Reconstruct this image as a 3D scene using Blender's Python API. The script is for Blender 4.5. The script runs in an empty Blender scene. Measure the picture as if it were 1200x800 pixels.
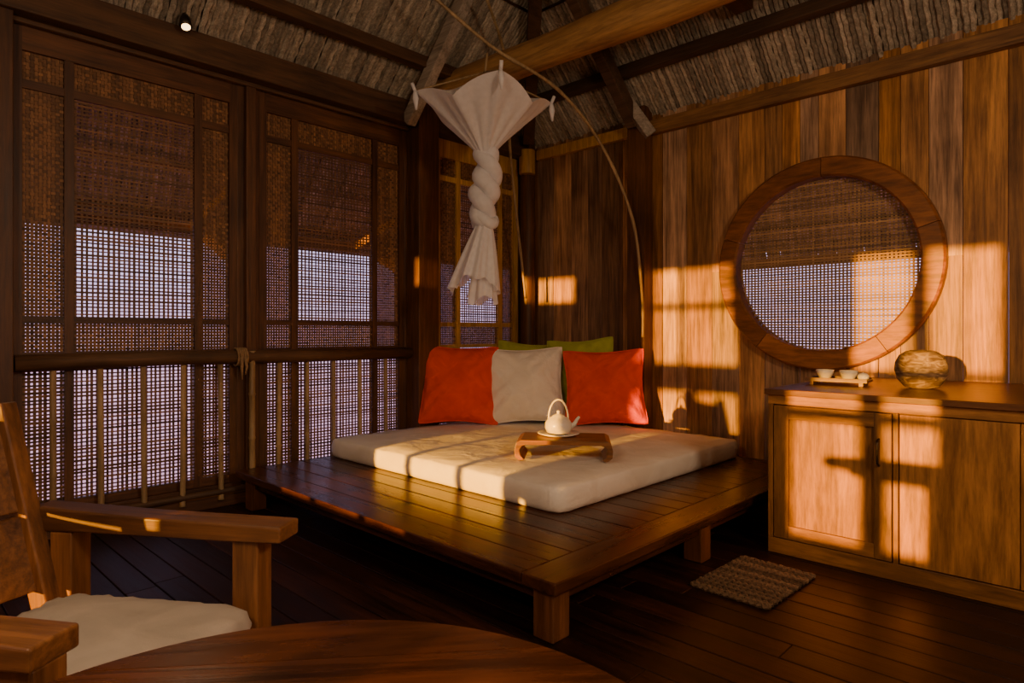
import bpy, bmesh, math, random
from mathutils import Vector, Matrix
random.seed(7)
R = random.random
def U(a,b): return a+(b-a)*random.random()

# ------------------------------------------------------------------ materials
def newmat(name):
    m=bpy.data.materials.new(name); m.use_nodes=True
    nt=m.node_tree; b=nt.nodes['Principled BSDF']
    return m,nt,b
def N(nt,t,**kw):
    n=nt.nodes.new(t)
    for k,v in kw.items():
        if k in n.inputs: n.inputs[k].default_value=v
        else: setattr(n,k,v)
    return n
def ramp(nt,stops):
    r=nt.nodes.new('ShaderNodeValToRGB'); e=r.color_ramp.elements
    while len(e)<len(stops): e.new(.5)
    for i,(p,c) in enumerate(stops):
        e[i].position=p; e[i].color=(c[0],c[1],c[2],1)
    return r
def wood(name,dark,light,axis='X',rough=.5,isl=.6,bump=.25,fine=22,coat=0,satv=0.,long_=1.3,spec=.5,streak=.35):
    m,nt,b=newmat(name); L=nt.links
    tc=N(nt,'ShaderNodeTexCoord'); geo=N(nt,'ShaderNodeNewGeometry')
    mul=N(nt,'ShaderNodeMath',operation='MULTIPLY'); mul.inputs[1].default_value=37.
    L.new(geo.outputs['Random Per Island'],mul.inputs[0])
    add=N(nt,'ShaderNodeVectorMath',operation='ADD')
    L.new(tc.outputs['Object'],add.inputs[0]); L.new(mul.outputs[0],add.inputs[1])
    mp=N(nt,'ShaderNodeMapping')
    sc=[fine,fine,fine]; sc['XYZ'.index(axis)]=long_
    mp.inputs['Scale'].default_value=sc
    L.new(add.outputs[0],mp.inputs['Vector'])
    n1=N(nt,'ShaderNodeTexNoise'); n1.inputs['Scale'].default_value=1.0; n1.inputs['Detail'].default_value=7; n1.inputs['Roughness'].default_value=.65; n1.inputs['Distortion'].default_value=.7
    L.new(mp.outputs[0],n1.inputs['Vector'])
    n2=N(nt,'ShaderNodeTexNoise'); n2.inputs['Scale'].default_value=2.3; n2.inputs['Detail'].default_value=3
    L.new(add.outputs[0],n2.inputs['Vector'])
    n3=N(nt,'ShaderNodeTexNoise'); n3.inputs['Scale'].default_value=4.0; n3.inputs['Detail'].default_value=4; n3.inputs['Roughness'].default_value=.7
    L.new(mp.outputs[0],n3.inputs['Vector'])
    mx=N(nt,'ShaderNodeMix'); mx.data_type='FLOAT'; mx.inputs[0].default_value=.35
    L.new(n1.outputs['Fac'],mx.inputs[2]); L.new(n2.outputs['Fac'],mx.inputs[3])
    r=ramp(nt,[(.36,dark),(.64,light)]); L.new(mx.outputs[0],r.inputs[0])
    mr=N(nt,'ShaderNodeMapRange'); mr.inputs['To Min'].default_value=1-isl*.55; mr.inputs['To Max'].default_value=1+isl*.55
    L.new(geo.outputs['Random Per Island'],mr.inputs['Value'])
    st=N(nt,'ShaderNodeMapRange'); st.inputs['From Min'].default_value=.32; st.inputs['From Max'].default_value=.6; st.inputs['To Min'].default_value=1-streak; st.inputs['To Max'].default_value=1.05
    L.new(n3.outputs['Fac'],st.inputs['Value'])
    mm=N(nt,'ShaderNodeMath',operation='MULTIPLY'); L.new(mr.outputs[0],mm.inputs[0]); L.new(st.outputs[0],mm.inputs[1])
    hsv=N(nt,'ShaderNodeHueSaturation'); L.new(r.outputs[0],hsv.inputs['Color']); L.new(mm.outputs[0],hsv.inputs['Value'])
    if satv:
        wn=N(nt,'ShaderNodeTexWhiteNoise'); wn.noise_dimensions='1D'; L.new(mul.outputs[0],wn.inputs['W'])
        m2=N(nt,'ShaderNodeMapRange'); m2.inputs['To Min'].default_value=1-satv; m2.inputs['To Max'].default_value=1.08
        L.new(wn.outputs['Value'],m2.inputs['Value']); L.new(m2.outputs[0],hsv.inputs['Saturation'])
    L.new(hsv.outputs[0],b.inputs['Base Color'])
    rr=N(nt,'ShaderNodeMapRange'); rr.inputs['To Min'].default_value=rough-.1; rr.inputs['To Max'].default_value=rough+.15
    L.new(n1.outputs['Fac'],rr.inputs['Value']); L.new(rr.outputs[0],b.inputs['Roughness'])
    b.inputs['Specular IOR Level'].default_value=spec
    bp=N(nt,'ShaderNodeBump'); bp.inputs['Strength'].default_value=bump; bp.inputs['Distance'].default_value=.01
    L.new(n1.outputs['Fac'],bp.inputs['Height']); L.new(bp.outputs[0],b.inputs['Normal'])
    return m
def fabric(name,c,c2=None,rough=.9,sc=9,bump=.35):
    m,nt,b=newmat(name); L=nt.links
    c2=c2 or tuple(x*.75 for x in c)
    tc=N(nt,'ShaderNodeTexCoord')
    n=N(nt,'ShaderNodeTexNoise'); n.inputs['Scale'].default_value=sc; n.inputs['Detail'].default_value=5; n.inputs['Distortion'].default_value=.6
    w=N(nt,'ShaderNodeTexNoise'); w.inputs['Scale'].default_value=260; w.inputs['Detail'].default_value=2
    L.new(tc.outputs['Object'],n.inputs['Vector']); L.new(tc.outputs['Object'],w.inputs['Vector'])
    r=ramp(nt,[(.3,c2),(.65,c)]); L.new(n.outputs['Fac'],r.inputs[0]); L.new(r.outputs[0],b.inputs['Base Color'])
    b.inputs['Roughness'].default_value=rough; b.inputs['Specular IOR Level'].default_value=.2
    b1=N(nt,'ShaderNodeBump'); b1.inputs['Strength'].default_value=bump; b1.inputs['Distance'].default_value=.03
    b2=N(nt,'ShaderNodeBump'); b2.inputs['Strength'].default_value=.3; b2.inputs['Distance'].default_value=.002
    L.new(n.outputs['Fac'],b1.inputs['Height']); L.new(w.outputs['Fac'],b2.inputs['Height']); L.new(b1.outputs[0],b2.inputs['Normal']); L.new(b2.outputs[0],b.inputs['Normal'])
    return m
def plain(name,c,rough=.4,emit=None,es=0,metal=0):
    m,nt,b=newmat(name); L=nt.links
    tc=N(nt,'ShaderNodeTexCoord'); n=N(nt,'ShaderNodeTexNoise'); n.inputs['Scale'].default_value=14; n.inputs['Detail'].default_value=4
    L.new(tc.outputs['Object'],n.inputs['Vector'])
    r=ramp(nt,[(.3,tuple(x*.8 for x in c)),(.7,c)]); L.new(n.outputs['Fac'],r.inputs[0]); L.new(r.outputs[0],b.inputs['Base Color'])
    b.inputs['Roughness'].default_value=rough; b.inputs['Metallic'].default_value=metal
    if emit: b.inputs['Emission Color'].default_value=(*emit,1); b.inputs['Emission Strength'].default_value=es
    return m

M_wallR = wood('wall_plank_wood',(.14,.058,.016),(.60,.285,.085),'Z',.5,1.0,.4,17,0,.30,.9,.4,.5)
M_frame = wood('dark_frame_wood',(.040,.015,.006),(.155,.062,.020),'Z',.5,.3)
M_frameH= wood('dark_frame_wood_h',(.040,.015,.006),(.155,.062,.020),'Y',.5,.3)
M_goldLit  = wood('golden_lit_wood',(.36,.18,.030),(.72,.42,.09),'Z',.5,.3)  # golden wood; lighter tone also paints in warm light on corner window frame
M_beam  = wood('beam_wood_y',(.038,.018,.008),(.13,.062,.025),'Y',.6,.3)
M_beamX = wood('beam_wood_x',(.12,.052,.016),(.38,.19,.06),'X',.6,.3)
M_dkX   = wood('dark_beam_wood_x',(.04,.022,.012),(.12,.066,.034),'X',.6,.3)
M_log   = wood('log_wood',(.24,.12,.038),(.60,.34,.125),'X',.55,.3,.4,14)
M_grey  = wood('grey_rafter_wood',(.22,.18,.14),(.50,.43,.36),'X',.7,.3)
M_floor = wood('floor_plank_wood',(.008,.0035,.0025),(.050,.015,.007),'X',.40,.95,.2,18,spec=.32)
M_plat  = wood('platform_wood_x',(.030,.010,.0045),(.130,.044,.015),'X',.27,.35,.12,18,spec=.42)
M_platY = wood('platform_wood_y',(.030,.010,.0045),(.130,.044,.015),'Y',.27,.35,.12,18,spec=.42)
M_leg   = wood('leg_wood',(.08,.029,.010),(.23,.088,.030),'Z',.4,.3)
M_cab   = wood('cabinet_wood_z',(.12,.050,.012),(.46,.205,.050),'Z',.42,.5,.2,12,spec=.4,streak=.45)
M_cabX  = wood('cabinet_wood_x',(.12,.050,.012),(.42,.185,.045),'X',.42,.35,.2,12,spec=.4,streak=.45)
M_cabTop= wood('cabinet_top_wood',(.07,.026,.009),(.19,.076,.026),'X',.3,.3,.1,12)
M_ring  = wood('ring_wood',(.11,.038,.009),(.40,.145,.033),'X',.42,.4,.25,9,streak=.45,spec=.4)
M_chair = wood('chair_wood_x',(.08,.031,.010),(.31,.126,.038),'X',.42,.25,.15,20)
M_chairZ= wood('chair_wood_z',(.08,.031,.010),(.31,.126,.038),'Z',.42,.25,.15,20)
M_table = wood('table_wood',(.024,.008,.003),(.16,.050,.013),'X',.26,.3,.1,11,spec=.35,streak=.45)
M_bamboo= wood('bamboo',(.26,.17,.08),(.50,.36,.19),'Z',.45,.4,.1,10)
M_rattan= wood('rattan_strip',(.12,.056,.022),(.31,.155,.060),'Z',.6,.8,.2,30)
M_ratO  = wood('rattan_open_strip',(.10,.050,.023),(.25,.125,.054),'Y',.6,.9,.2,30)
M_ratR  = wood('rattan_round_strip',(.26,.15,.055),(.50,.30,.12),'X',.6,.8,.2,30)
M_thatch= wood('thatch_x',(.17,.14,.105),(.56,.49,.39),'X',.9,.7,.5,46)
M_thatchY=wood('thatch_y',(.17,.135,.10),(.58,.49,.38),'Y',.9,.7,.5,46)
M_red   = fabric('red_cotton',(.88,.085,.008),(.72,.052,.005),bump=.8,sc=7)
M_white = fabric('white_cotton',(.96,.94,.89),(.88,.84,.77),bump=.8,sc=7)
M_green = fabric('green_cotton',(.44,.50,.06))
M_matt  = fabric('mattress_canvas',(.92,.87,.79),(.82,.76,.67),sc=5,bump=.6)
M_seat  = fabric('seat_canvas',(.54,.48,.40),sc=6)
M_jute  = wood('jute',(.07,.036,.018),(.25,.15,.08),'X',.95,.9,.8,60)
M_rope  = fabric('rope_fibre',(.34,.22,.12),sc=40)
M_ceram = plain('white_ceramic',(.92,.87,.78),.25)
def claymat():
    m,nt,b=newmat('woven_clay'); L=nt.links
    tc=N(nt,'ShaderNodeTexCoord'); mp=N(nt,'ShaderNodeMapping'); mp.inputs['Scale'].default_value=(14,14,40)
    v=N(nt,'ShaderNodeTexNoise'); v.inputs['Scale'].default_value=1.2; v.inputs['Detail'].default_value=6; v.inputs['Distortion'].default_value=1.2
    L.new(tc.outputs['Object'],mp.inputs['Vector']); L.new(mp.outputs[0],v.inputs['Vector'])
    r=ramp(nt,[(.35,(.10,.06,.038)),(.5,(.20,.135,.09)),(.65,(.38,.28,.20))]); L.new(v.outputs['Fac'],r.inputs[0]); L.new(r.outputs[0],b.inputs['Base Color'])
    bp=N(nt,'ShaderNodeBump'); bp.inputs['Strength'].default_value=.5; bp.inputs['Distance'].default_value=.01
    L.new(v.outputs['Fac'],bp.inputs['Height']); L.new(bp.outputs[0],b.inputs['Normal']); b.inputs['Roughness'].default_value=.6
    return m
M_clay=claymat()
M_metal = plain('dark_metal',(.05,.04,.035),.4,metal=.8)
M_bulb  = plain('lamp_glass',(1,.8,.5),.3,(1,.62,.26),6)
M_dark  = plain('dark_void',(.012,.007,.005),.9)
def netmat():
    m,nt,b=newmat('net_fabric'); L=nt.links
    out=nt.nodes['Material Output']
    d=N(nt,'ShaderNodeBsdfDiffuse'); d.inputs['Color'].default_value=(.93,.95,1,1)
    t=N(nt,'ShaderNodeBsdfTranslucent'); t.inputs['Color'].default_value=(.93,.95,1,1)
    tr=N(nt,'ShaderNodeBsdfTransparent')
    a=N(nt,'ShaderNodeMixShader'); a.inputs[0].default_value=.18
    c=N(nt,'ShaderNodeMixShader')
    tc=N(nt,'ShaderNodeTexCoord'); n=N(nt,'ShaderNodeTexNoise'); n.inputs['Scale'].default_value=30
    mr=N(nt,'ShaderNodeMapRange'); mr.inputs['To Min'].default_value=.04; mr.inputs['To Max'].default_value=.24
    L.new(tc.outputs['Object'],n.inputs['Vector']); L.new(n.outputs['Fac'],mr.inputs['Value']); L.new(mr.outputs[0],c.inputs[0])
    L.new(d.outputs[0],a.inputs[1]); L.new(t.outputs[0],a.inputs[2]); L.new(a.outputs[0],c.inputs[1]); L.new(tr.outputs[0],c.inputs[2]); L.new(c.outputs[0],out.inputs['Surface'])
    return m
M_net=netmat()

# ------------------------------------------------------------------ mesh builder
class MB:
    def __init__(s,name): s.name=name; s.bm=bmesh.new(); s.mats=[]
    def mi(s,m):
        if m not in s.mats: s.mats.append(m)
        return s.mats.index(m)
    def faces(s,vs,fs,m,smooth=False):
        k=s.mi(m); bv=[s.bm.verts.new(v) for v in vs]
        for f in fs:
            try: F=s.bm.faces.new([bv[i] for i in f]); F.material_index=k; F.smooth=smooth
            except ValueError: pass
    def box(s,a,b,m,M=None):
        x0,y0,z0=a; x1,y1,z1=b
        vs=[Vector(p) for p in ((x0,y0,z0),(x1,y0,z0),(x1,y1,z0),(x0,y1,z0),(x0,y0,z1),(x1,y0,z1),(x1,y1,z1),(x0,y1,z1))]
        if M: vs=[M@v for v in vs]
        s.faces(vs,[(3,2,1,0),(4,5,6,7),(0,1,5,4),(1,2,6,5),(2,3,7,6),(3,0,4,7)],m)
    def beam(s,p0,p1,w,h,m,up=(0,0,1)):
        p0=Vector(p0);p1=Vector(p1);d=(p1-p0);l=d.length;d.normalize();up=Vector(up)
        sx=d.cross(up).normalized(); uz=sx.cross(d)
        M=Matrix((( d.x,sx.x,uz.x,p0.x),(d.y,sx.y,uz.y,p0.y),(d.z,sx.z,uz.z,p0.z),(0,0,0,1)))
        s.box((0,-w/2,-h/2),(l,w/2,h/2),m,M)
    def tube(s,pts,rads,m,seg=10,smooth=True,jit=0):
        pts=[Vector(p) for p in pts]; n=len(pts)
        if not isinstance(rads,(list,tuple)): rads=[rads]*n
        T=[(pts[min(i+1,n-1)]-pts[max(i-1,0)]).normalized() for i in range(n)]
        a=Vector((0,0,1)) if abs(T[0].z)<.9 else Vector((1,0,0))
        u=T[0].cross(a).normalized(); vs=[]
        for i in range(n):
            u=(u-T[i]*u.dot(T[i])).normalized(); w=T[i].cross(u)
            for j in range(seg):
                an=2*math.pi*j/seg; r=rads[i]*(1+U(-jit,jit))
                vs.append(pts[i]+(u*math.cos(an)+w*math.sin(an))*r)
        fs=[(i*seg+j,i*seg+(j+1)%seg,(i+1)*seg+(j+1)%seg,(i+1)*seg+j) for i in range(n-1) for j in range(seg)]
        fs+= [tuple(range(seg))[::-1], tuple((n-1)*seg+j for j in range(seg))]
        s.faces(vs,fs,m,smooth)
    def lathe(s,prof,c,m,seg=28,smooth=True):
        c=Vector(c); vs=[]; n=len(prof)
        for r,z in prof:
            for j in range(seg):
                a=2*math.pi*j/seg; vs.append(c+Vector((r*math.cos(a),r*math.sin(a),z)))
        fs=[(i*seg+j,i*seg+(j+1)%seg,(i+1)*seg+(j+1)%seg,(i+1)*seg+j) for i in range(n-1) for j in range(seg)]
        fs+=[tuple(range(seg))[::-1],tuple((n-1)*seg+j for j in range(seg))]
        s.faces(vs,fs,m,smooth)
    def prism(s,poly,off,m):
        off=Vector(off); a=[Vector(p) for p in poly]; n=len(a)
        vs=a+[p+off for p in a]
        fs=[tuple(range(n)),tuple(range(n,2*n))[::-1]]+[(i,(i+1)%n,n+(i+1)%n,n+i) for i in range(n)]
        s.faces(vs,fs,m)
    def grid(s,f,nu,nv,m,smooth=True,closeu=False):
        vs=[Vector(f(i/nu,j/nv)) for j in range(nv+1) for i in range(nu+(0 if closeu else 1))]
        w=nu if closeu else nu+1
        fs=[(j*w+i,j*w+(i+1)%w,(j+1)*w+(i+1)%w,(j+1)*w+i) for j in range(nv) for i in range(nu)]
        s.faces(vs,fs,m,smooth)
    def done(s,bevel=0,seg=2,loc=(0,0,0),rot=(0,0,0),weld=False,subsurf=0,solid=0):
        if weld: bmesh.ops.remove_doubles(s.bm,verts=s.bm.verts,dist=1e-5)
        bmesh.ops.recalc_face_normals(s.bm,faces=s.bm.faces)
        me=bpy.data.meshes.new(s.name); s.bm.to_mesh(me); s.bm.free()
        for m in s.mats: me.materials.append(m)
        o=bpy.data.objects.new(s.name,me); bpy.context.scene.collection.objects.link(o)
        o.location=loc; o.rotation_euler=rot
        if bevel:
            q=o.modifiers.new('bevel','BEVEL'); q.width=bevel; q.segments=seg; q.limit_method='ANGLE'; q.angle_limit=math.radians(40)
        if subsurf: q=o.modifiers.new('sub','SUBSURF'); q.levels=subsurf; q.render_levels=subsurf
        return o

# ------------------------------------------------------------------ dimensions
X1=6.2; Y1=-5.6; K=.95; ZE=2.85     # room 0..X1, Y1..0 ; roof slope, wall plate height
def roofz(d): return ZE+K*d

# floor
b=MB('floor'); y=Y1-.6
while y<.0:
    w=.125; x=-.05+U(-1.5,0)
    while x<X1+.1:
        l=U(1.8,3.4); b.box((max(x,-.05),y,-.03),(min(x+l-.003,X1+.1),y+w-.005,U(-.0015,0)),M_floor); x+=l
    y+=w
b.box((-.05,Y1-.6,-.08),(X1+.1,.02,-.031),M_dark)
b.done(bevel=.002,seg=1)

# ------------------------------------------------------------------ left wall
def weave_dense(b,y0,y1,z0,z1,p=.0185,w=.0140):
    ny=max(2,round((y1-y0)/p)); nz=max(2,round((z1-z0)/p)); py=(y1-y0)/ny; pz=(z1-z0)/nz
    for i in range(ny):
        c=y0+(i+.5)*py; b.box((-.029,c-w/2,z0),(-.026,c+w/2,z1),M_rattan)
    for j in range(nz):
        c=z0+(j+.5)*pz; b.box((-.033,y0,c-w/2),(-.030,y1,c+w/2),M_rattan)
        for i in range(ny):
            if (i+j)%2==0:
                cy=y0+(i+.5)*py; b.box((-.0255,cy-py*.55,c-w/2),(-.022,cy+py*.55,c+w/2),M_rattan)
def weave_open(b,y0,y1,z0,z1,py=.026,wy=.0115,pz=.021,wz=.0095,m=None):
    m=m or M_ratO
    ny=max(2,round((y1-y0)/py)); nz=max(2,round((z1-z0)/pz)); py=(y1-y0)/ny; pz=(z1-z0)/nz
    for i in range(ny):
        c=y0+(i+.5)*py+U(-.0025,.0025); b.box((-.029,c-wy/2*U(.75,1.25),z0),(-.026,c+wy/2*U(.75,1.25),z1),m)
    for j in range(nz):
        c=z0+(j+.5)*pz+U(-.0022,.0022); tl=U(-.002,.002)
        h=wz/2*U(.75,1.3)
        vs=[Vector((x,y,z)) for x in (-.0255,-.0225) for (y,z) in ((y0,c-h-tl),(y1,c-h+tl),(y1,c+h+tl),(y0,c+h-tl))]
        b.faces(vs,[(0,1,2,3),(7,6,5,4),(0,4,5,1),(1,5,6,2),(2,6,7,3),(3,7,4,0)],m)
def window(name,y0,y1,m1,m2,fw=.05,mz=None,mh=None):
    mz=mz or M_frame; mh=mh or M_frameH
    b=MB(name); x0,x1=-.055,.0
    a0,a1=y0+fw,y1-fw
    b.box((x0,y0,.14),(x1,a0,2.72),mz); b.box((x0,a1,.14),(x1,y1,2.72),mz)
    b.box((x0,a0,2.57),(x1,a1,2.72),mh)
    mw=.045
    for c in (m1,m2): b.box((x0+.005,c-mw/2,.14),(x1-.006,c+mw/2,2.57),mz)
    for z0,z1 in ((1.145,1.185),(2.375,2.42),(.965,.995),(.14,.19)):
        b.box((x0+.008,a0,z0),(x1-.01,a1,z1),mh)
    L=(a0,m1-mw/2); C=(m1+mw/2,m2-mw/2); Rr=(m2+mw/2,a1)
    for q in (L,Rr):
        weave_dense(b,*q,.995,1.145); weave_dense(b,*q,1.185,2.375); weave_dense(b,*q,2.42,2.57)
        weave_open(b,*q,.19,.965,.022,.0135,.02,.012)
    weave_dense(b,*C,2.42,2.57); weave_dense(b,*C,.995,1.145)
    weave_open(b,*C,1.185,2.375); weave_open(b,*C,.19,.965,.025,.0120,.021,.0095)
    b.done()
window('window_1',-3.93,-2.765,-3.673,-3.003)
window('window_2',-2.62,-1.44,-2.367,-1.712)
window('window_3',-1.13,-.13,-.865,-.355,.055,M_goldLit,M_goldLit)
window('window_4',-5.25,-4.08,-4.99,-4.33)
b=MB('wall_left')
for y0,y1 in ((-2.765,-2.62),(-1.44,-1.13),(-.13,.06),(-4.08,-3.93),(-5.6,-5.25)):
    b.box((-.06,y0,0),(.0,y1,2.72),M_frame)
b.box((-.07,Y1,0),(.03,.06,.14),M_frameH)
b.box((-.07,Y1,2.72),(.0,.06,2.92),M_frameH)
b.box((.002,-1.42,0),(.16,-1.22,2.93),M_frame)
b.box((.002,-4.08,0),(.10,-3.93,2.72),M_frame)
b.box((.002,-2.725,0),(.045,-2.66,2.69),M_frame)
b.tube([(.085,-.085,0),(.085,-.085,2.9)],.07,M_frame,16)
b.tube([(.13,-.14,2.56),(.13,-.14,2.78)],.075,M_goldLit,16)
b.done(bevel=.004)
b=MB('trim_1')   # wall-plate beam
b.box((0.002,Y1,2.72),(.13,-1.43,2.90),M_beam); b.box((0.002,-1.21,2.72),(.13,-.16,2.90),M_beam); b.box((0.002,Y1,2.69),(.05,-1.43,2.718),M_beam)
b.done(bevel=.008)
# bamboo railing
def bamboo_pts(b,p0,p1,r,m=M_bamboo,seg=10,node=.22):
    p0=Vector(p0);p1=Vector(p1);l=(p1-p0).length;n=max(1,int(l/node));pts=[];rr=[]
    for i in range(n+1):
        t=i/n
        for dt,k in ((-.012,1),(0,1.22),(.012,1)):
            q=t+dt/l
            if 0<=q<=1: pts.append(p0.lerp(p1,q)); rr.append(r*k)
    b.tube(pts,rr,m,seg)
b=MB('bamboo_railing')
b.tube([(.055,-3.92,.94),(.055,-3.2,.945),(.055,-2.3,.938),(.055,-1.43,.94)],[.045,.043,.044,.042],M_beam,14)
for y in (-3.755,-3.539,-3.325,-3.106,-2.889,-2.50,-2.30,-2.095,-1.88,-1.65):
    bamboo_pts(b,(.040,y+U(-.01,.01),.05),(.040,y,.92),.0165)
b.tube([(.040,-3.92,.10),(.040,-1.43,.10)],.022,M_beam,10)
bamboo_pts(b,(.070,-2.70,.14),(.070,-2.70,.98),.020)
for k in range(5):       # rope lashing, part of the railing
    y=-2.80+k*.014
    b.tube([(.058+.052*math.cos(a*math.pi/6),y,.942+.055*math.sin(a*math.pi/6)) for a in range(13)],.007,M_rope,6)
b.tube([(.11,-2.78,.95),(.115,-2.785,.87),(.112,-2.78,.80)],[.008,.01,.004],M_rope,6)
b.tube([(.11,-2.76,.95),(.12,-2.755,.88),(.11,-2.76,.83)],[.008,.01,.004],M_rope,6)
b.done()

# ------------------------------------------------------------------ right wall with round window
xc,zc,Ro,Ri=2.68,1.55,.70,.572; Rc=.63
b=MB('wall_right'); x=-.05
while x<X1:
    w=min(random.choice((.12,.15,.17,.19,.21)),X1-x); x0,x1=x+.002,x+w-.002; dy=U(0,.006)
    if x1<xc-Rc or x0>xc+Rc: b.box((x0,-dy,0),(x1,.03,2.86),M_wallR)
    else:
        n=8; arc=[]
        for i in range(n+1):
            q=x0+(x1-x0)*i/n; arc.append((q,math.sqrt(max(0,Rc*Rc-(q-xc)**2))))
        up=[(q,-dy,zc+h) for q,h in arc]+[(x1,-dy,2.86),(x0,-dy,2.86)]
        lo=[(x0,-dy,0),(x1,-dy,0)]+[(q,-dy,zc-h) for q,h in reversed(arc)]
        b.prism(up,(0,.03+dy,0),M_wallR); b.prism(lo,(0,.03+dy,0),M_wallR)
    x+=w
b.box((1.22,-.13,0),(1.38,-.008,2.90),M_frame)
b.done()
b=MB('trim_2')
b.box((.17,-.06,2.70),(1.21,-.008,2.79),M_goldLit); b.box((1.39,-.07,2.68),(X1-.12,-.008,2.79),M_beamX)
b.done(bevel=.005)
b=MB('window_5')
for k in range(5):
    a0=2*math.pi*k/5+.3; a1=2*math.pi*(k+1)/5+.3-.006; m=16; vs=[]; fs=[]
    for i in range(m+1):
        a=a0+(a1-a0)*i/m; c,s_=math.cos(a),math.sin(a)
        for r,yy in ((Ro,-.008),(Ro,-.072),(Ro-.012,-.085),(Ri+.012,-.085),(Ri,-.072),(Ri,.045),(Rc-.003,.045),(Rc-.003,-.008)):
            vs.append(Vector((xc+r*c,yy,zc+r*s_)))
    for i in range(m):
        for j in range(8): fs.append((i*8+j,i*8+(j+1)%8,(i+1)*8+(j+1)%8,(i+1)*8+j))
    fs+=[tuple(range(8)),tuple(m*8+j for j in range(8))]
    b.faces(vs,fs,M_ring)
p=.0235; r=Ri+.004; q=-r+p/2
while q<r:
    h=math.sqrt(r*r-q*q)
    if h>.02: b.box((xc+q-.0058,.016,zc-h),(xc+q+.0058,.019,zc+h),M_ratR)
    q+=p
q=-r+.01
while q<r:
    h=math.sqrt(max(0,r*r-q*q))
    if h>.02: b.box((xc-h,.012,zc+q-.0052),(xc+h,.015,zc+q+.0052),M_ratR)
    q+=.0185
b.done()

# ------------------------------------------------------------------ rear + side of the pavilion (out of view, shapes the light)
b=MB('wall_rear')
ya,yb=Y1-.06,Y1
zs=(.40,1.95)
b.box((0,ya,0),(X1,yb,zs[0]),M_frame); b.box((0,ya,zs[1]),(X1,yb,2.86),M_frame)
for x0,x1 in ((0,.32),(2.36,3.16),(3.47,3.57),(3.90,5.0),(6.0,6.2)):
    b.box((x0,ya,zs[0]),(x1,yb,zs[1]),M_frame)
b.box((.32,ya,.40),(.86,yb,1.74),M_frame)
b.box((.86,ya,.66),(1.66,yb,1.95),M_frame)
b.box((1.66,ya,1.00),(2.42,yb,1.22),M_frame)
b.box((3.77,ya,.40),(3.91,yb,1.12),M_frame)
for xb,hw in ((1.20,.03),(1.66,.03),(2.02,.025)):
    b.box((xb-hw,ya,.40),(xb+hw,yb,1.0),M_frame)
b.box((1.90,ya,1.22),(1.945,yb,1.95),M_frame)
b.box((1.66,ya,1.64),(2.42,yb,1.685),M_frame)
for zb in (.99,1.20): b.box((3.14,ya,zb-.028),(3.92,yb,zb+.028),M_frame)
b.done()
b=MB('wall_side')
for y in (-.1,-1.9,-3.7,-5.5): b.box((X1-.1,y-.08,0),(X1+.06,y+.08,2.7),M_frame)
b.box((X1-.1,Y1,2.7),(X1+.06,0,2.86),M_beam)
b.box((X1-.03,-1.82,0),(X1+.03,-.18,2.7),M_frame)
b.box((X1-.03,-3.62,0),(X1+.03,-1.98,.9),M_frame)
b.box((X1-.03,-5.42,0),(X1+.03,-3.78,.9),M_frame)
b.done(bevel=.01)

# ------------------------------------------------------------------ thatched roof = ceiling
OL,OR=1.05,1.22; OB=.5
def thatch_bundle(b,p0,p1,m):
    p0=Vector(p0);p1=Vector(p1);l=(p1-p0).length
    if l<.1: return
    n=max(2,int(l/.05)); pts=[];rr=[]
    r0=U(.0165,.0178); s=Vector((U(-.001,.001),U(-.001,.001),U(-.004,.0)))
    side=Vector((0,1,0)) if abs(p1.y-p0.y)<abs(p1.x-p0.x) else Vector((1,0,0))
    for i in range(n+1):
        pts.append(p0.lerp(p1,i/n)+s+side*(.0030*(1 if i%2 else -1))); rr.append(r0*(1.12 if i%2 else .94))
    b.tube(pts,rr,m,6,False,.04)
b=MB('ceiling')
y=1.15
while y>Y1-.4:
    lim=min(-y if y>-2.8 else 2.8, 2.8, (y-Y1) if y<-2.8 else 2.8)
    lim=max(lim,-OL) if y>-3 else max(lim,-.4)
    thatch_bundle(b,(-OL-U(0,.06),y,roofz(-OL)),(lim,y,roofz(lim)),M_thatch); y-=.030
x=-1.0
while x<X1+.4:
    lim=min(x,2.8) if x<3 else min(2.8,X1-x)
    thatch_bundle(b,(x,OR+U(0,.06),roofz(-OR)),(x,-lim,roofz(lim)),M_thatchY); x+=.030
o=.07
e=lambda x,y,d:(x,y,roofz(d)+o)
r1=e(2.8,-2.8,2.8); r2=e(X1-2.8,-2.8,2.8)
cornerA=e(-1.13,1.13,-1.13); cornerB=e(-OB,Y1-OB,-OB); cornerD=e(X1+OB,Y1-OB,-OB)
b.faces([cornerA,cornerB,(2.8,-2.8,r1[2])],[(0,1,2)],M_thatch)
b.faces([e(-OL-.1,1.15,-OL-.1),e(-OL-.1,Y1-OB,-OL-.1),cornerB,cornerA],[(0,1,2,3)],M_thatch)
b.faces([cornerA,(2.8,-2.8,r1[2]),(X1-2.8,-2.8,r2[2]),e(X1+1.25,1.25,-1.25)],[(0,1,2,3)],M_thatchY)
b.faces([e(X1+1.25,1.25,-1.25),(X1-2.8,-2.8,r2[2]),cornerD],[(0,1,2)],M_thatch)
b.faces([cornerB,cornerD,(X1-2.8,-2.8,r2[2]),(2.8,-2.8,r1[2])],[(0,1,2,3)],M_thatchY)
for d in (-.9,-.6,-.3,.8,1.4,1.7,2.2,2.5):
    zz=roofz(d)-.034
    b.tube([(d,-max(d,-1.0)-.0,zz),(d,Y1+max(d,-.3),zz)],.010,M_beam,6)
    b.tube([(max(d,-1.0),-d,zz),(X1-max(d,-.3),-d,zz)],.010,M_dkX,6)
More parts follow.
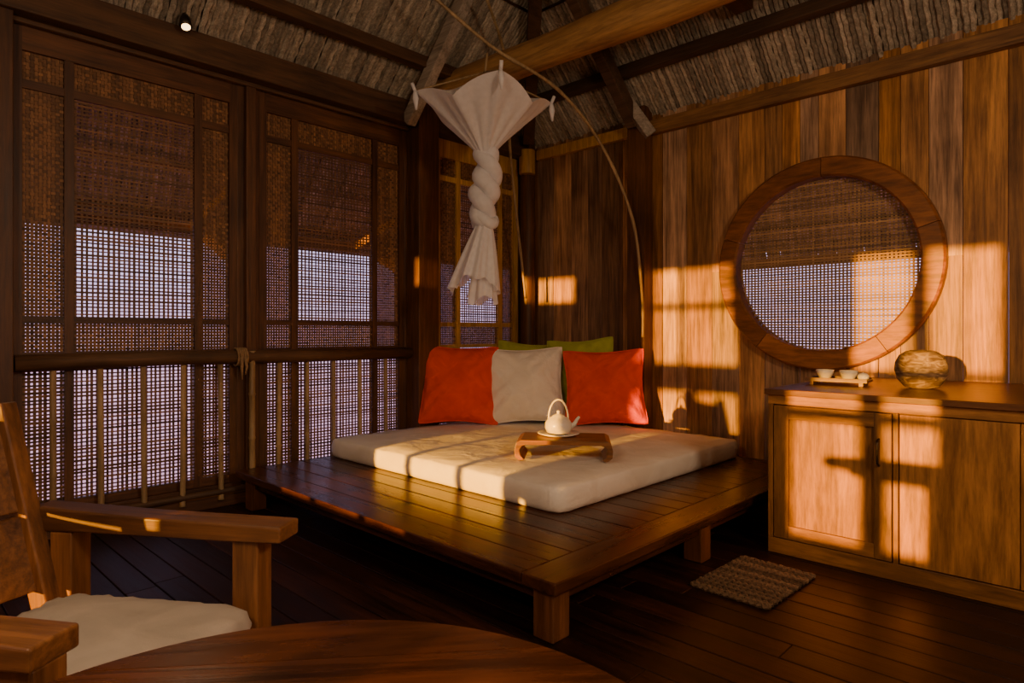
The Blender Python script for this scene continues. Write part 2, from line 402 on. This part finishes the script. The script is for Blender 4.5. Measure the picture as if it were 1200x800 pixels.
for y in (-1.28,-2.7,-4.0,-5.3):
    b.beam((-.08,y,1.55),(-.92,y,1.90),.07,.08,M_beamX)
    b.beam((-.08,y,2.1),(-.98,y,1.86),.06,.07,M_beamX)
b.box((-.98,Y1,1.83),(-.90,1.0,1.91),M_beam)
b.box((-1.0,1.05,1.66),(X1,1.13,1.74),M_beamX)
for x in (1.3,3.9): b.beam((x,.06,2.2),(x,1.1,1.74),.06,.07,M_goldLit)
b.done()
b=MB('roof_purlins')
for d,w in ((.36,.085),(1.15,.1),(1.95,.1)):
    zz=roofz(d)-.09
    b.box((d-w/2,Y1+d,zz-w/2),(d+w/2,-d,zz+w/2),M_beam)
    b.box((d,-d-w/2,zz-w/2),(X1-d,-d+w/2,zz+w/2),M_dkX)
b.done(bevel=.006)
b=MB('roof_rafters')
def raf(p0,p1,m,w=.09,h=.11): b.beam(p0,p1,w,h,m)
raf((.13,-1.50,2.72),(.80,-1.50,3.46),M_grey,.08,.10)
raf((.80,-1.50,3.46),(2.6,-1.50,2.62+K*2.6),M_grey,.08,.10)
raf((.15,-4.45,2.62),(2.7,-4.45,2.66+K*2.55),M_beam)
raf((1.30,-.15,2.76),(1.30,-1.05,2.76+K*.9),M_dkX)
raf((4.7,-.1,2.70),(4.7,-2.7,2.70+K*2.6),M_beam)
raf((.22,-.22,2.84),(2.7,-2.7,2.72+K*2.58),M_beam,.10,.12)
b.beam((1.42,-.10,2.66),(1.22,-.32,3.06),.07,.09,M_grey)
b.done(bevel=.006)
b=MB('log_tie_beam')
pts=[];rr=[]
for i in range(31):
    t=i/30; pts.append((.03+t*(X1-.1),-1.19+.012*math.sin(t*9),3.02+.012*math.sin(t*7+1))); rr.append(.115+.006*math.sin(t*23))
b.tube(pts,rr,M_log,20)
b.done()
b=MB('timber_beam'); b.box((2.3,Y1+.2,3.16),(2.42,-.5,3.28),M_beam); b.done(bevel=.01)

# ------------------------------------------------------------------ platform
PX0,PX1,PY0,PY1,PZ=.105,2.717,-2.82,-.17,.231
b=MB('wooden_platform')
t=.045; fw=.16
b.box((PX0,PY0,PZ-t),(PX1-fw-.002,PY0+fw,PZ),M_plat)
b.box((PX1-fw,PY0,PZ-t),(PX1,PY1,PZ),M_platY)
y=PY0+fw+.002
while y<PY1-.01:
    y2=min(y+.14,PY1); xa=PX0 if (y2<-1.44 ) else .165
    b.box((xa,y,PZ-t),(PX1-fw-.002,y2-.002,PZ-.0008),M_plat); y=y2
b.box((PX0+.06,PY0+.05,PZ-t-.055),(PX1-.05,PY0+.09,PZ-t),M_plat)
b.box((PX1-.09,PY0+.05,PZ-t-.055),(PX1-.05,PY1-.05,PZ-t),M_platY)
for lx in (PX0+.07,PX1-.13):
    for ly in (PY0+.03,-1.7,PY1-.13): b.box((lx,ly,0),(lx+.095,ly+.095,PZ-t),M_leg)
b.done(bevel=.005)
# mattress
b=MB('mattress')
mx0,mx1,my0,my1,mz0,mz1=.115,2.206,-2.178,-.22,PZ,.361
def soft(m,x0,x1,y0,y1,z0,z1,rad,puff=.012):
    cx,cy=(x0+x1)/2,(y0+y1)/2; hx,hy=(x1-x0)/2,(y1-y0)/2
    k=[( -rad*.6,z0),( -rad*.15,z0+rad*.3),(0,z0+rad),(.004,(z0+z1)/2),(0,z1-rad),(-rad*.15,z1-rad*.3),(-rad*.5,z1-rad*.02)]
    nseg=30
    def outline(off):
        pts=[]; r=.06
        X,Y=hx+off,hy+off
        for i in range(nseg): pts.append((-X+2*X*i/nseg,-Y))
        for i in range(nseg): pts.append((X,-Y+2*Y*i/nseg))
        for i in range(nseg): pts.append((X-2*X*i/nseg,Y))
        for i in range(nseg): pts.append((-X,Y-2*Y*i/nseg))
        out=[]
        for px,py in pts:
            ax,ay=abs(px),abs(py)
            dx,dy=ax-(X-r),ay-(Y-r)
            if dx>0 and dy>0:
                l=math.hypot(dx,dy); f=r/l if l>r else 1; ax=X-r+dx*f; ay=Y-r+dy*f
            out.append((math.copysign(ax,px),math.copysign(ay,py)))
        return out
    vs=[];fs=[];n=4*nseg
    for off,z in k:
        for i,(px,py) in enumerate(outline(off)):
            wv=.004*math.sin(i*1.3)+.003*math.sin(i*2.9+z*30)
            vs.append(Vector((cx+px*(1+wv*.2),cy+py*(1+wv*.2),z+(wv*.6 if z>z0+.01 else 0))))
    for lvl in range(1,9):
        f=1-lvl/8.
        for i,(px,py) in enumerate(outline(-rad*.5)):
            g=min(1,(1-max(abs(px*f)/hx,abs(py*f)/hy))*5)
            vs.append(Vector((cx+px*f,cy+py*f,z1+puff*g+.003*math.sin(px*f*9+1)*math.sin(py*f*8))))
    R_=len(vs)//n
    for a in range(R_-1):
        for i in range(n): fs.append((a*n+i,a*n+(i+1)%n,(a+1)*n+(i+1)%n,(a+1)*n+i))
    fs.append(tuple(range(n))[::-1])
    b.faces(vs,fs,m,True)
soft(M_matt,mx0,mx1,my0,my1,mz0+.001,mz1-.004,.03)
b.done(weld=True)

# ------------------------------------------------------------------ pillows
def pillow(name,mat,w,h,t,loc,yaw,lean,roll=0):
    b=MB(name); n=30; sd=R()*10
    def f(sign):
        def g(a,c):
            u,v=2*a-1,2*c-1
            u=math.copysign(abs(u)**.85,u); v=math.copysign(abs(v)**.85,v)
            x=w/2*u*(1-.10*math.cos(v*math.pi/2)**1.3); z=h/2*v*(1-.09*math.cos(u*math.pi/2)**1.3)
            th=t/2*(max(0,(1-u*u)*(1-v*v)))**.55
            th*=1+.08*math.sin(5*u+sd)*math.sin(4*v+sd*2)+.06*math.sin(11*u*v+sd)
            rr_=abs(abs(u)-abs(v)); th*=1+.12*math.cos(rr_*14)*min(1,(u*u+v*v))
            th*=1+.15*(-v)
            return (x,sign*th,z+h/2)
        return g
    b.grid(f(-1),n,n,mat); b.grid(f(1),n,n,mat)
    def ed(u,v): return Vector((w/2*u*(1-.10*math.cos(v*math.pi/2)**1.3),0,h/2*v*(1-.09*math.cos(u*math.pi/2)**1.3)+h/2))
    P=[ed(-1+2*i/12,-1) for i in range(12)]+[ed(1,-1+2*i/12) for i in range(12)]+[ed(1-2*i/12,1) for i in range(12)]+[ed(-1,1-2*i/12) for i in range(13)]
    b.tube(P,.005,mat,6)
    return b.done(weld=False,subsurf=1,loc=loc,rot=(-math.radians(lean),math.radians(roll),math.radians(yaw)))
zt=.382
pillow('throw_pillow',M_red,.62,.63,.25,(.385,-1.21,zt),50,15,2)
pillow('throw_pillow',M_white,.64,.61,.25,(.73,-.81,zt),46,14,-1.5)
pillow('throw_pillow',M_red,.64,.60,.25,(1.25,-.46,zt),38,15,-2)
pillow('throw_pillow',M_green,.56,.64,.20,(.50,-.55,zt),46,8,4)
pillow('throw_pillow',M_green,.56,.67,.20,(.95,-.36,zt),26,6,-4)

# ------------------------------------------------------------------ tea table, teapot
b=MB('low_tray_table')
L2,D2,H2=.27,.15,.115
prof=[(-L2+.02,0),(-L2-.005,.02),(-L2-.008,.06),(-L2+.004,H2-.012),(-L2+.03,H2),(L2-.03,H2),(L2-.004,H2-.012),(L2+.008,.06),(L2+.005,.02),(L2-.02,0)]
inn=[(L2-.05,.004),(L2-.028,.028),(L2-.022,.06),(L2-.035,H2-.034),(L2-.06,H2-.026),(-L2+.06,H2-.026),(-L2+.035,H2-.034),(-L2+.022,.06),(-L2+.028,.028),(-L2+.05,.004)]
n=len(prof)
vs=[];fs=[]
for yy in (-D2,D2):
    for i in range(n): vs.append((prof[i][0],yy,prof[i][1]))
    for i in range(n): vs.append((inn[n-1-i][0],yy,inn[n-1-i][1]))
vs=[Vector(v) for v in vs]
for i in range(n-1):
    fs.append((i,i+1,n+i+1,n+i)); fs.append((2*n+i,3*n+i,3*n+i+1,2*n+i+1))
    fs.append((i,2*n+i,2*n+i+1,i+1)); fs.append((n+i,n+i+1,3*n+i+1,3*n+i))
fs.append((0,n,3*n,2*n)); fs.append((n-1,3*n-1,4*n-1,2*n-1))
b.faces(vs,fs,M_chair)
b.done(bevel=.004,loc=(1.76,-1.60,.373),rot=(0,0,math.radians(38)))
tz=.373+H2
b=MB('saucer'); b.lathe([(.05,0),(.085,.004),(.125,.018),(.122,.022),(.08,.010),(.0,.008)],(0,0,0),M_ceram); b.done(loc=(1.72,-1.60,tz))
b=MB('teapot')
b.lathe([(.045,0),(.068,.008),(.080,.035),(.078,.065),(.060,.092),(.038,.102),(.036,.106),(.02,.114),(.008,.118),(.010,.126),(.012,.132),(.0,.138)],(0,0,0),M_ceram)
b.tube([(.065,0,.04),(.095,0,.055),(.112,0,.085),(.125,0,.10)],[.018,.014,.010,.008],M_ceram,10)
b.tube([(.058*math.cos(a),0,.085+.115*math.sin(a)) for a in [math.pi*i/14 for i in range(15)]],.0055,M_ceram,8)
b.done(loc=(1.71,-1.59,tz+.012),rot=(0,0,math.radians(44)))

# ------------------------------------------------------------------ cabinet
CX0,CX1,CY0,CY1,CZ=2.836,4.75,-1.298,-.03,.816
b=MB('sideboard_cabinet')
b.box((CX0-.012,CY0-.02,CZ-.028),(CX1,CY1,CZ),M_cabTop)
b.box((CX0,CY0+.03,.0),(CX1-.02,CY1-.01,CZ-.03),M_cab)
b.box((CX0,CY0,.0),(CX1-.02,CY0+.03,.075),M_cabX)
b.box((CX0,CY0,CZ-.075),(CX1-.02,CY0+.03,CZ-.03),M_cabX)
def door(x0,x1,hx,insx=.07):
    z0,z1=.08,CZ-.08
    b.box((x0,CY0-.004,z0),(x0+insx,CY0+.028,z1),M_cab); b.box((x1-insx,CY0-.004,z0),(x1,CY0+.028,z1),M_cab)
    b.box((x0+insx,CY0-.003,z0),(x1-insx,CY0+.028,z0+.065),M_cabX); b.box((x0+insx,CY0-.003,z1-.065),(x1-insx,CY0+.028,z1),M_cabX)
    b.box((x0+insx-.002,CY0+.012,z0+.06),(x1-insx+.002,CY0+.026,z1-.06),M_cab)
    b.tube([(hx,CY0-.004,.50),(hx,CY0-.03,.515),(hx,CY0-.034,.56),(hx,CY0-.03,.605),(hx,CY0-.004,.62)],.006,M_metal,8)
b.box((CX0,CY0,.075),(CX0+.025,CY0+.03,CZ-.075),M_cab)
door(CX0+.03,3.385,3.335)
b.box((3.39,CY0,.075),(3.41,CY0+.03,CZ-.075),M_cab)
x=3.415
while x<4.70:
    b.box((x,CY0+.004,.08),(min(x+.42,4.72)-.003,CY0+.028,CZ-.08),M_cab); x+=.42
b.done(bevel=.003)
b=MB('clay_pot')
b.lathe([(.045,0),(.075,.010),(.104,.045),(.117,.09),(.114,.13),(.095,.168),(.065,.188),(.045,.192),(.040,.186),(.036,.188),(.02,.194),(.0,.195)],(0,0,0),M_clay,36)
b.done(loc=(3.39,-.76,CZ))
b=MB('tea_tray')
b.box((-.15,-.09,.018),(.15,.09,.03),M_chair)
for s in (-1,1): b.box((s*.12-.01,-.08,0),(s*.12+.01,.08,.018),M_chair)
b.box((-.15,-.09,.03),(.15,-.082,.038),M_chair); b.box((-.15,.082,.03),(.15,.09,.038),M_chair)
for x,y in ((-.07,.01),(.05,-.01)): b.lathe([(.02,.03),(.03,.034),(.042,.06),(.046,.078),(.042,.078),(.036,.055),(.0,.04)],(x,y,0),M_ceram,20)
b.lathe([(.02,.03),(.028,.036),(.03,.05),(.02,.062),(.006,.066),(.0,.07)],(.115,.02,0),M_ceram,16)
b.done(loc=(3.01,-.78,CZ),rot=(0,0,math.radians(6)))

# doormat
b=MB('doormat')
n=26
for i in range(n):
    y0=-.245+.49*i/n; b.tube([(-.17+.34*k/24+U(-.002,.002),y0+.009+.003*(-1)**k,.010+.002*(-1)**(k+i)) for k in range(25)],.0100,M_jute,6,False,.2)
b.box((-.165,-.24,.001),(.165,.24,.008),M_jute)
b.done(loc=(2.955,-1.745,0),rot=(0,0,math.radians(-2)))

# ------------------------------------------------------------------ armchair (local +X = facing)
b=MB('armchair')
for s in (1,-1):
    y=.31 if s==1 else -.335
    vs=[];sec=[(-.40,.075,.545,.615),(-.30,.080,.550,.612),(-.05,.088,.553,.603),(.2,.094,.553,.600),(.36,.098,.556,.598)]
    for x,w,z0,z1 in sec:
        if s==-1: x=x if x<.3 else .30
        vs+= [Vector((x,y-w/2,z0)),Vector((x,y+w/2,z0)),Vector((x,y+w/2,z1)),Vector((x,y-w/2,z1))]
    fs=[(3,2,1,0),(16,17,18,19)]+[(i*4+j,i*4+(j+1)%4,(i+1)*4+(j+1)%4,(i+1)*4+j) for i in range(4) for j in range(4)]
    b.faces(vs,fs,M_chair)
    b.box((.215,y-.035,0),(.29,y+.035,.555),M_chairZ)
    b.box((-.34,y-.035,0),(-.27,y+.035,.548),M_chairZ)
    b.box((-.27,y-.02,.25),(.215,y+.02,.315),M_chair)
    b.beam((-.305,y-s*.055,.27),(-.475,y-s*.055,.90),.05,.055,M_chairZ,(1,0,0))
b.box((.225,-.275,.25),(.275,.275,.315),M_chairZ); b.box((-.32,-.275,.25),(-.28,.275,.315),M_chairZ)
for i in range(6): b.box((-.27+i*.085,-.28,.30),(-.21+i*.085,.28,.312),M_chair)
def bk(z,w=0,dep=.018):
    t=(z-.27)/.63; return -.305-.17*t
for z0,z1 in ((.40,.60),(.61,.86)):
    vs=[];nn=10
    for i in range(nn+1):
        yy=-.255+.49*i/nn; c=.03*(1-(yy/.255)**2)
        for z,dx in ((z0,-.012),(z0,.012),(z1,.012),(z1,-.012)): vs.append(Vector((bk(z)-c+dx,yy,z)))
    fs=[(0,1,2,3),(nn*4+3,nn*4+2,nn*4+1,nn*4)]+[(i*4+j,i*4+(j+1)%4,(i+1)*4+(j+1)%4,(i+1)*4+j) for i in range(nn) for j in range(4)]
    b.faces(vs,fs,M_chair)
b.done(bevel=.007,seg=3,loc=(2.42,-4.16,0),rot=(0,0,math.radians(34)))
arm=bpy.data.objects['armchair']
b=MB('seat_cushion'); soft(M_seat,-.27,.30,-.265,.265,.316,.395,.028,puff=.014)
cu=b.done(weld=True); cu.parent=arm

# ------------------------------------------------------------------ round table
b=MB('round_table')
TR=.42; w=.105
def arcz(q): return math.sqrt(max(0,TR*TR-q*q))
y=-TR
while y<TR-.001:
    y2=min(y+w,TR); k=12; ys=[y+.0006+(y2-y-.0012)*i/k for i in range(k+1)]
    poly=[(arcz(q),q,.668) for q in ys]+[(-arcz(q),q,.668) for q in reversed(ys)]
    b.prism(poly,(0,0,.032),M_table); y=y2
b.lathe([(.30,.64),(.31,.64),(.31,.668),(.30,.668)],(0,0,0),M_chair,48)
for a in (110,-10,230):
    a=math.radians(a); b.beam((.205*math.cos(a),.205*math.sin(a),.66),(.21*math.cos(a),.21*math.sin(a),0.0),.04,.04,M_chairZ,(0,1,.1))
b.done(loc=(3.666,-4.31,0),rot=(0,0,math.radians(50)))

# ------------------------------------------------------------------ mosquito net
cr=Vector((.721,.693,0)); cf=Vector((-.693,.721,0))
nc=Vector((1.04,-1.55,0)); ZN=-.13
b=MB('mosquito_net')
TH0=math.radians(43.9+14)
def rsq(th,Rm=.42):
    c,s=abs(math.cos(th)),abs(math.sin(th)); return Rm/((c+s)**.8)
def corner(th): return max(0,(max(abs(math.cos(th)),abs(math.sin(th)))-.707)/.293)
def funnel(u,v):
    th=2*math.pi*u; r0=rsq(th); cc=corner(th)
    t=v; r=r0*(1-t)**1.25+.045; r*=1+.06*math.sin(16*th)*min(1,t*2)
    z=2.70+ZN+.10*cc*(1-t)-(.30)*t**.9
    return nc+Vector((math.cos(th+TH0)*r,math.sin(th+TH0)*r,z))
b.grid(funnel,96,20,M_net,True,True)
def topc(u,v):
    th=2*math.pi*u; r0=rsq(th)+.045; cc=corner(th)
    t=v; r=.02+(r0-.02)*t; z=(2.95+ZN)*(1-t)+(2.70+ZN+.10*cc)*t-.05*math.sin(math.pi*t)
    return nc+Vector((math.cos(th+TH0)*r,math.sin(th+TH0)*r,z))
b.grid(topc,64,10,M_net,True,True)
for k in range(4):
    a=TH0+k*math.pi/2; p=nc+Vector((math.cos(a)*.465,math.sin(a)*.465,2.80+ZN))
    b.tube([nc+Vector((0,0,2.97+ZN)),p],.006,M_bamboo,6)
    b.tube([p,p+Vector((.005,0,-.05)),p+Vector((0,.01,-.12))],[.012,.02,.006],M_net,8)
    b.tube([p,p+Vector((math.cos(a)*.02,math.sin(a)*.02,.05))],.012,M_net,6)
b.tube([nc+Vector((0,0,2.83)),nc+Vector((0.02,0,2.96))],.008,M_bamboo,6)
for ph in (0,math.pi):
    pts=[];rr=[]
    for i in range(61):
        t=i/60; a=ph+t*2*math.pi*1.9; c=nc+cr*(.018*math.sin(t*6)); rad=.036+.014*math.sin(t*math.pi)
        pts.append(c+Vector((math.cos(a)*rad,math.sin(a)*rad,2.32-.50*t))); rr.append(.046+.012*math.sin(t*math.pi)+.004*math.sin(t*36))
    b.tube(pts,rr,M_net,14)
pts=[nc+cr*(.06*math.cos(a))+cf*(.06*math.sin(a))+Vector((0,0,1.84+.025*math.sin(a*2))) for a in [2*math.pi*i/16 for i in range(17)]]
b.tube(pts,.036,M_net,10)
def tail(u,v):
    th=2*math.pi*u; r=.04+.12*v**.8+.018*math.sin(9*th+1)*v+.013*math.sin(15*th)*v
    c=nc-cr*(.07*v)+Vector((0,0,1.85-.44*v-(.05*math.sin(2*th)+.02*math.sin(7*th))*v))
    return c+Vector((math.cos(th)*r,math.sin(th)*r,0))
b.grid(tail,90,14,M_net,True,True)
def tail2(u,v):
    th=2*math.pi*u; r=.02+.075*v+.014*math.sin(7*th+2)*v
    c=nc-cr*(.02*v)+Vector((0,0,1.85-.54*v-.03*math.sin(3*th)*v))
    return c+Vector((math.cos(th)*r,math.sin(th)*r,0))
b.grid(tail2,60,12,M_net,True,True)
b.done()
b=MB('bamboo_pole')
def smooth(P,n=6):
    P=[Vector(p) for p in P]; out=[]
    for i in range(len(P)-1):
        p0=P[max(i-1,0)];p1=P[i];p2=P[i+1];p3=P[min(i+2,len(P)-1)]
        for k in range(n):
            t=k/n; out.append(.5*((2*p1)+(p2-p0)*t+(2*p0-5*p1+4*p2-p3)*t*t+(3*p1-p0-3*p2+p3)*t**3))
    out.append(P[-1]); return out
P=smooth([(1.02,-2.10,3.23),(1.125,-1.58,2.98),(1.23,-1.02,2.82),(1.294,-.58,2.50),(1.356,-.26,1.98),(1.374,-.155,1.40),(1.376,-.145,1.06)])
b.tube(P,[.011*(1.2 if i%4==0 else 1) for i in range(len(P))],M_bamboo,8); b.done()
b=MB('bamboo_pole')
P=smooth([(.96,-1.46,3.40),(.70,-1.0,3.16),(.447,-.70,2.65),(.289,-.44,2.06),(.274,-.316,1.40)])
b.tube(P,[.011*(1.2 if i%4==0 else 1) for i in range(len(P))],M_bamboo,8); b.done()

# ------------------------------------------------------------------ lamps
b=MB('ceiling_spotlight')
d=Vector((.30,-.05,-.62)).normalized(); p=Vector((.20,-3.15,2.90))
b.tube([p-d*.05,p-d*.02,p+d*.04],[.018,.030,.034],M_metal,16)
b.tube([p+d*.041,p+d*.044],.024,M_bulb,16)
b.tube([p-d*.04,(.12,-3.15,2.905)],.008,M_metal,6)
b.done()
sp=bpy.data.lights.new('spot_beam','SPOT'); sp.energy=8; sp.color=(1,.72,.42); sp.spot_size=1.6; sp.shadow_soft_size=.03
so=bpy.data.objects.new('spotlight_beam',sp); bpy.context.scene.collection.objects.link(so); so.location=p+d*.07; so.rotation_euler=d.to_track_quat('-Z','Y').to_euler()
for k,(lx,ly,lz,en) in enumerate(((5.3,-3.1,2.30,112),(3.1,-5.15,2.35,56))):  # unseen lanterns, added out of view to give warm fill light
    b=MB('added_fill_lantern')
    b.lathe([(.10,0),(.16,.06),(.18,.16),(.14,.26),(.05,.30)],(0,0,0),M_bulb,20)
    b.tube([(0,0,.29),(0,0,.75)],.006,M_metal,6)
    b.done(loc=(lx,ly,lz))
    pl=bpy.data.lights.new('added_fill_light','POINT'); pl.energy=en; pl.color=(1,.70,.45); pl.shadow_soft_size=.2
    po=bpy.data.objects.new('added_fill_light',pl); bpy.context.scene.collection.objects.link(po); po.location=(lx,ly,lz-.22)

# sun
sn=bpy.data.lights.new('sun','SUN'); sn.energy=15; sn.color=(1,.41,.012); sn.angle=math.radians(.8)
so=bpy.data.objects.new('sun',sn); bpy.context.scene.collection.objects.link(so)
so.rotation_euler=Vector((-.05,1,-.065)).to_track_quat('-Z','Y').to_euler(); so.location=(3,-12,3)

# world: violet dusk on one side, warm glow towards the sun
w=bpy.data.worlds.new('world'); bpy.context.scene.world=w; w.use_nodes=True; nt=w.node_tree; L=nt.links
bg=nt.nodes['Background']; tc=N(nt,'ShaderNodeTexCoord')
dp=N(nt,'ShaderNodeVectorMath',operation='DOT_PRODUCT'); dp.inputs[1].default_value=(.55,-.83,0)
L.new(tc.outputs['Generated'],dp.inputs[0])
mr=N(nt,'ShaderNodeMapRange'); mr.inputs['From Min'].default_value=0.; mr.inputs['From Max'].default_value=.8
L.new(dp.outputs['Value'],mr.inputs['Value'])
sx=N(nt,'ShaderNodeSeparateXYZ'); L.new(tc.outputs['Generated'],sx.inputs[0])
rv=ramp(nt,[(.25,(.50,.22,.32)),(.46,(.86,.50,.74)),(.55,(.80,.66,1.05)),(.8,(.24,.25,.46))])
rw=ramp(nt,[(.3,(.14,.06,.03)),(.48,(.6,.26,.09)),(.56,(.85,.40,.15)),(.85,(.28,.18,.14))])
mz=N(nt,'ShaderNodeMapRange'); mz.inputs['From Min'].default_value=-1; mz.inputs['From Max'].default_value=1
L.new(sx.outputs['Z'],mz.inputs['Value']); L.new(mz.outputs[0],rv.inputs[0]); L.new(mz.outputs[0],rw.inputs[0])
mx=N(nt,'ShaderNodeMix'); mx.data_type='RGBA'
L.new(mr.outputs[0],mx.inputs[0]); L.new(rv.outputs[0],mx.inputs[6]); L.new(rw.outputs[0],mx.inputs[7])
L.new(mx.outputs[2],bg.inputs['Color']); bg.inputs['Strength'].default_value=1.4

# camera
cd=bpy.data.cameras.new('camera'); co=bpy.data.objects.new('camera',cd); bpy.context.scene.collection.objects.link(co)
co.location=(4.136,-4.51,1.1); co.rotation_euler=(math.radians(90),0,math.radians(43.87))
cd.sensor_width=36; cd.lens=22.47; cd.shift_y=-.0092; cd.clip_start=.02
bpy.context.scene.camera=co
